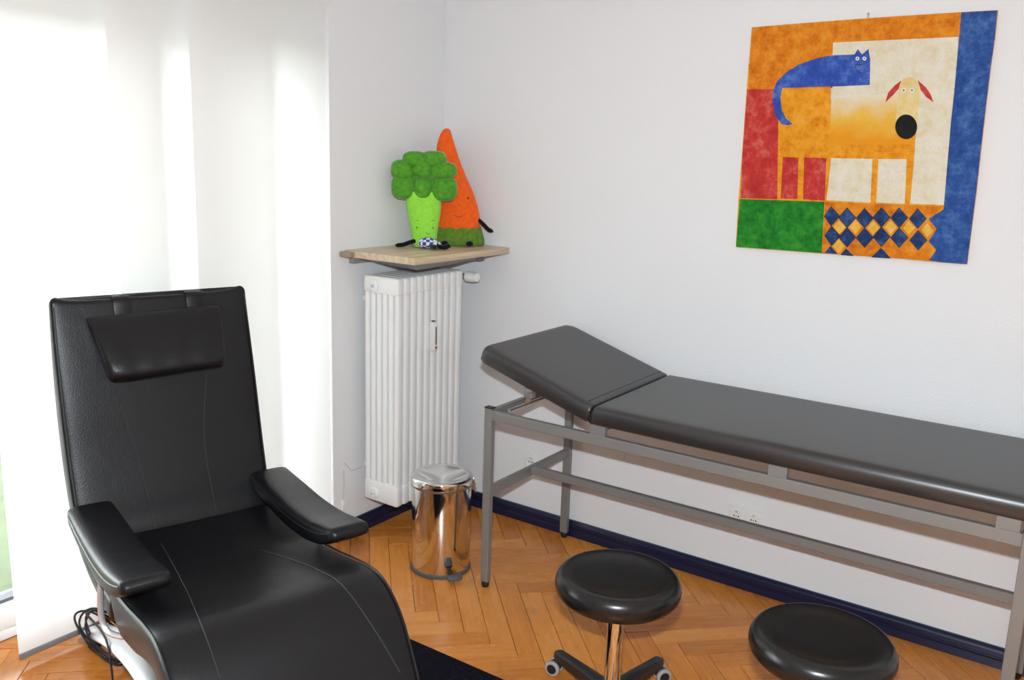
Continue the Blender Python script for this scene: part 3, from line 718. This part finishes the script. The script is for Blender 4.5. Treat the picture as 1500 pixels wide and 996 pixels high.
# ------------------------------------------------------------------ painting
YP = -.016
def Z6(p): return onp(1060+p[0]*.4217, p[1]*.4217, 1, YP)
def Z7(p): return onp(1120+p[0]*.1907, 50+p[1]*.1907, 1, YP)
def Z8(p): return onp(1180+p[0]*.14667, 280+p[1]*.14667, 1, YP)
PC = Z6((480, 470)); pt = empty('painting', (PC.x, 0, PC.z)); tag(pt, 'square canvas painting of a blue cat and yellow dog on colour blocks', 'painting')
PO = Vector((PC.x, 0, PC.z))
def pmat(name, cols, scale=26, ws=.9):
    M = mat(name, cols[0], .75, spec=.2); mottle(M, cols, scale, 'Object', 8, .72, .30, .70)
    tc = nd(M, 'ShaderNodeTexCoord'); n = nd(M, 'ShaderNodeTexNoise'); n.inputs['Scale'].default_value = 48; n.inputs['Detail'].default_value = 5; n.inputs['Distortion'].default_value = 2.5; lk(M, tc.outputs['Object'], n.inputs['Vector'])
    bpn = nd(M, 'ShaderNodeBump'); bpn.inputs['Strength'].default_value = ws; bpn.inputs['Distance'].default_value = .004; lk(M, n.outputs[0], bpn.inputs['Height']); lk(M, bpn.outputs[0], pb(M).inputs['Normal'])
    return M
P_or = pmat('orange_paint', [(.62, .16, .005), (.80, .32, .012), (.85, .42, .06)])
P_dor = pmat('deep_orange_paint', [(.48, .10, .004), (.72, .22, .01), (.80, .36, .04)])
P_ye = pmat('yellow_paint', [(.72, .36, .03), (.80, .46, .06), (.80, .60, .25)])
P_rd = pmat('red_paint', [(.38, .02, .02), (.55, .04, .035), (.66, .16, .12)])
P_gr = pmat('green_paint', [(.006, .10, .012), (.015, .22, .02), (.06, .34, .03)])
P_wh = pmat('cream_paint', [(.70, .60, .36), (.76, .70, .55), (.80, .77, .68)])
P_bl = pmat('blue_paint', [(.012, .04, .17), (.025, .085, .30), (.09, .19, .45)])
P_cat = pmat('cat_blue_paint', [(.02, .05, .28), (.035, .09, .42), (.12, .22, .58)])
P_dia = pmat('dark_blue_paint', [(.006, .018, .07), (.015, .045, .15), (.06, .14, .32)], 30)
P_pale = pmat('pale_yellow_paint', [(.74, .50, .15), (.78, .62, .28), (.80, .70, .45)])
P_bk = pmat('black_paint', [(.006, .006, .007), (.016, .016, .018)])
P_fade = pmat('cream_to_orange_wash', [(.7, .6, .3), (.8, .7, .5)])
def fade():
    M = P_fade; b = pb(M); ramp = b.inputs['Base Color'].links[0].from_node
    tc = nd(M, 'ShaderNodeTexCoord'); sx = nd(M, 'ShaderNodeSeparateXYZ'); lk(M, tc.outputs['Object'], sx.inputs[0])
    n = nd(M, 'ShaderNodeTexNoise'); n.inputs['Scale'].default_value = 16; n.inputs['Detail'].default_value = 6; lk(M, tc.outputs['Object'], n.inputs['Vector'])
    a = nd(M, 'ShaderNodeMath', operation='MULTIPLY_ADD'); a.inputs[1].default_value = .11; lk(M, n.outputs[0], a.inputs[0]); lk(M, sx.outputs['Z'], a.inputs[2])
    mr = nd(M, 'ShaderNodeMapRange'); mr.inputs['From Min'].default_value = .045; mr.inputs['From Max'].default_value = .195; lk(M, a.outputs[0], mr.inputs[0])
    e = ramp.color_ramp.elements
    e[0].position = .0; e[0].color = (.80, .32, .012, 1); e[1].position = 1; e[1].color = (.78, .72, .56, 1)
    k = e.new(.45); k.color = (.80, .48, .07, 1)
    lk(M, mr.outputs[0], ramp.inputs[0])
fade()
P_eye = mat('eye_white_paint', (.75, .73, .66), .6)
P_line = mat('dark_line_paint', (.02, .02, .05), .6)
def flat(name, pts, layer, m, parent=pt):
    t = .00045
    vs = [p-PO for p in pts]; n = len(vs)
    f = [Vector((p.x, YP-layer*t, p.z)) for p in vs]; b = [Vector((p.x, YP+.0001, p.z)) for p in vs]
    return new(name, b+f, [tuple(range(n, 2*n)), tuple(range(n))[::-1]]+[(i, (i+1) % n, n+(i+1) % n, n+i) for i in range(n)], m, parent)
outl = [(98, 95), (250, 82), (420, 69), (600, 56), (825, 42), (952, 35), (942, 130), (929, 220), (914, 340), (900, 460), (878, 660), (845, 918), (760, 912), (600, 897), (340, 880), (180, 868), (42, 858), (51, 700), (62, 560), (80, 310)]
op = [Z6(p)-PO for p in outl]; n = len(op)
new('canvas', [Vector((p.x, -.003, p.z)) for p in op]+[Vector((p.x, YP, p.z)) for p in op], [tuple(range(n, 2*n)), tuple(range(n))[::-1]]+[(i, (i+1) % n, n+(i+1) % n, n+i) for i in range(n)], P_or, pt)
def F6(name, pts, l, m): return flat(name, [Z6(p) for p in pts], l, m)
F6('orange_block', [(99, 96), (380, 74), (378, 305), (86, 310)], 1, P_dor)
F6('orange_band', [(380, 74), (825, 43), (817, 128), (380, 148)], 1, P_dor)
F6('cream_block', [(380, 148), (816, 128), (797, 420), (766, 712), (648, 708), (662, 550), (672, 400), (600, 322), (372, 345)], 1, P_wh)
F6('yellow_block', [(374, 345), (600, 322), (672, 400), (664, 470), (660, 500), (560, 505), (450, 500), (367, 505)], 1, P_fade)
F6('red_block', [(82, 310), (190, 309), (190, 440), (186, 692), (59, 688), (64, 560)], 1, P_rd)
F6('green_block', [(56, 691), (350, 701), (341, 879), (180, 867), (43, 857)], 1, P_gr)
F6('red_panel', [(206, 545), (260, 547), (256, 691), (198, 690)], 1, P_rd)
F6('red_panel', [(280, 547), (357, 549), (351, 697), (276, 692)], 1, P_rd)
F6('cream_panel', [(374, 549), (517, 552), (510, 704), (357, 696)], 1, P_wh)
F6('cream_panel', [(538, 552), (636, 553), (629, 708), (530, 704)], 1, P_wh)
F6('orange_strip', [(353, 702), (762, 717), (738, 742), (746, 770), (715, 904), (600, 896), (342, 879)], 1, P_dor)
F6('blue_strip', [(826, 43), (951, 36), (942, 130), (929, 220), (914, 340), (900, 460), (878, 660), (845, 917), (760, 911), (713, 904), (739, 868), (712, 838), (740, 795), (712, 760), (764, 728), (790, 420), (800, 330)], 2, P_bl)
hw8, hh8 = 78, 92
for x, y in ((255, 250), (415, 265), (590, 270), (758, 262), (935, 265), (1120, 275), (260, 447), (415, 460), (590, 465), (758, 455), (935, 465), (1125, 490)):
    o_ = flat('blue_diamond', [Z8(p) for p in ((x-hw8*(.8 if x < 300 else 1), y), (x, y-hh8), (x+hw8*1.05, y), (x, y+hh8))], 3, P_dia)
    flat('dark_edge', [Z8(p) for p in ((x-(hw8+11)*(.8 if x < 300 else 1), y), (x, y-hh8-12), (x+hw8*1.05+11, y), (x, y+hh8+12))], 2, P_line).parent = o_
for a, b in (((250, 545), (190, 620, 322, 632)), ((405, 572), (348, 640, 482, 652)), ((755, 565), (658, 664, 852, 676))): flat('blue_diamond', [Z8(a), Z8((b[2], b[3]-4)), Z8((b[0], b[1]-4))], 2, P_dia)
for x, y in ((335, 360), (500, 355), (675, 365), (850, 360), (1030, 367), (1215, 392), (330, 547)): flat('yellow_diamond', [Z8(p) for p in ((x-58, y), (x, y-70), (x+62, y), (x, y+70))], 1.5, P_ye)
cat = [(215, 690), (180, 700), (130, 690), (85, 630), (62, 530), (68, 430), (100, 360), (170, 290), (270, 230), (420, 180), (540, 162), (690, 157), (718, 115), (748, 157), (798, 115), (812, 200), (808, 390), (600, 400), (135, 412), (122, 480), (130, 580), (165, 648)]
catp = flat('blue_cat', [Z7(p) for p in cat], 3, P_cat)
def circ(cx, cy, rx, ry, n=18): return [Z7((cx+rx*math.cos(2*math.pi*j/n), cy+ry*math.sin(2*math.pi*j/n))) for j in range(n)]
def sub(name, pts, l, m, parent): o = flat(name, pts, l, m); o.parent = parent; return o
for x in (714, 768): e_ = sub('eye', circ(x, 188, 15, 15), 4, P_eye, catp); sub('pupil', circ(x, 188, 5, 6, 10), 5, P_line, catp)
sub('mouth', [Z7(p) for p in ((692, 228), (756, 232), (756, 237), (735, 240), (692, 233))], 4, P_line, catp)
sub('chin_line', [Z7(p) for p in ((693, 245), (712, 290), (752, 303), (806, 282), (806, 277), (752, 298), (716, 286), (698, 245))], 4, P_line, catp)
dogp = flat('yellow_dog_head', [Z7(p) for p in ((1008, 690), (1010, 620), (1025, 480), (1038, 385), (1068, 342), (1110, 330), (1152, 345), (1184, 390), (1190, 480), (1178, 640), (1172, 700))], 4, P_pale)
sub('red_ear', [Z7(p) for p in ((1050, 356), (1000, 395), (950, 450), (930, 522), (985, 470), (1030, 420))], 5, P_rd, dogp)
sub('red_ear', [Z7(p) for p in ((1178, 355), (1240, 410), (1275, 460), (1296, 522), (1240, 480), (1200, 430))], 5, P_rd, dogp)
sub('black_nose', circ(1088, 712, 84, 95, 26), 5, P_bk, dogp)
for x in (1070, 1133): sub('eye', circ(x, 431, 20, 19), 5, P_eye, dogp); sub('pupil', circ(x, 431, 6, 7, 10), 6, P_line, dogp)
hk = onp(1272, 24, 1, 0)
nail = empty('picture_hook', (hk.x, 0, hk.z)); tag(nail, 'small steel hook in the wall above the painting', 'hook')
part('plate', MB().box(-.004, .004, -.003, 0, -.03, .012, .001, 1), M_zinc, nail)
part('nail', MB().tube([(0, -.001, .004), (0, -.012, .010)], .002, 8), M_zinc, nail)

# ------------------------------------------------------------------ wall sockets
def socket(pos, n, label):
    r = empty('wall_socket', pos); tag(r, label, 'socket')
    w_ = .071*n
    part('face_plate', MB().box(-w_/2, w_/2, -.009, 0, -.040, .040, .003), M_whitep, r)
    for i in range(n):
        cx = -w_/2+.071*(i+.5)
        rg = [[Vector((cx+rr*math.cos(2*math.pi*j/24), y, rr*math.sin(2*math.pi*j/24))) for j in range(24)] for rr, y in ((.026, -.009), (.026, -.0115), (.0215, -.0115), (.0205, -.0092), (.002, -.0091))]
        ins = part('insert', MB().loft(rg), M_whitep, r)
        for dx in (-.0095, 0, .0095): part('pin_hole', MB().tube([(cx+dx, -.0090, 0), (cx+dx, -.0096, 0)], .0032 if dx else .002, 10), M_dark, ins)
        for s in (-1, 1): part('earth_clip', MB().box(cx-.004, cx+.004, -.0112, -.0092, s*.0185-.002, s*.0185+.002), M_zinc, ins)
q = onp(1092, 758, 1, 0); socket((q.x, 0, q.z), 2, 'white double wall socket low behind the couch stretcher')
q = onp(779, 676, 1, 0); socket((q.x, 0, q.z), 1, 'white single wall socket behind the head end of the couch')
wire('wall_wire', [(1.02, -.002, .42), (1.03, -.003, .45), (1.01, -.003, .47), (.985, -.002, .465)], .0012, M_wire, 'thin grey loop of wire on the wall behind the couch')

# ------------------------------------------------------------------ rug
rg = MB().box(.66, 1.235, -2.9, -1.128, .0, .012, .004).build('rug', M_rug, None, False, None, None); tag(rg, 'dark short-pile rug under the recliner footrest', 'rug')
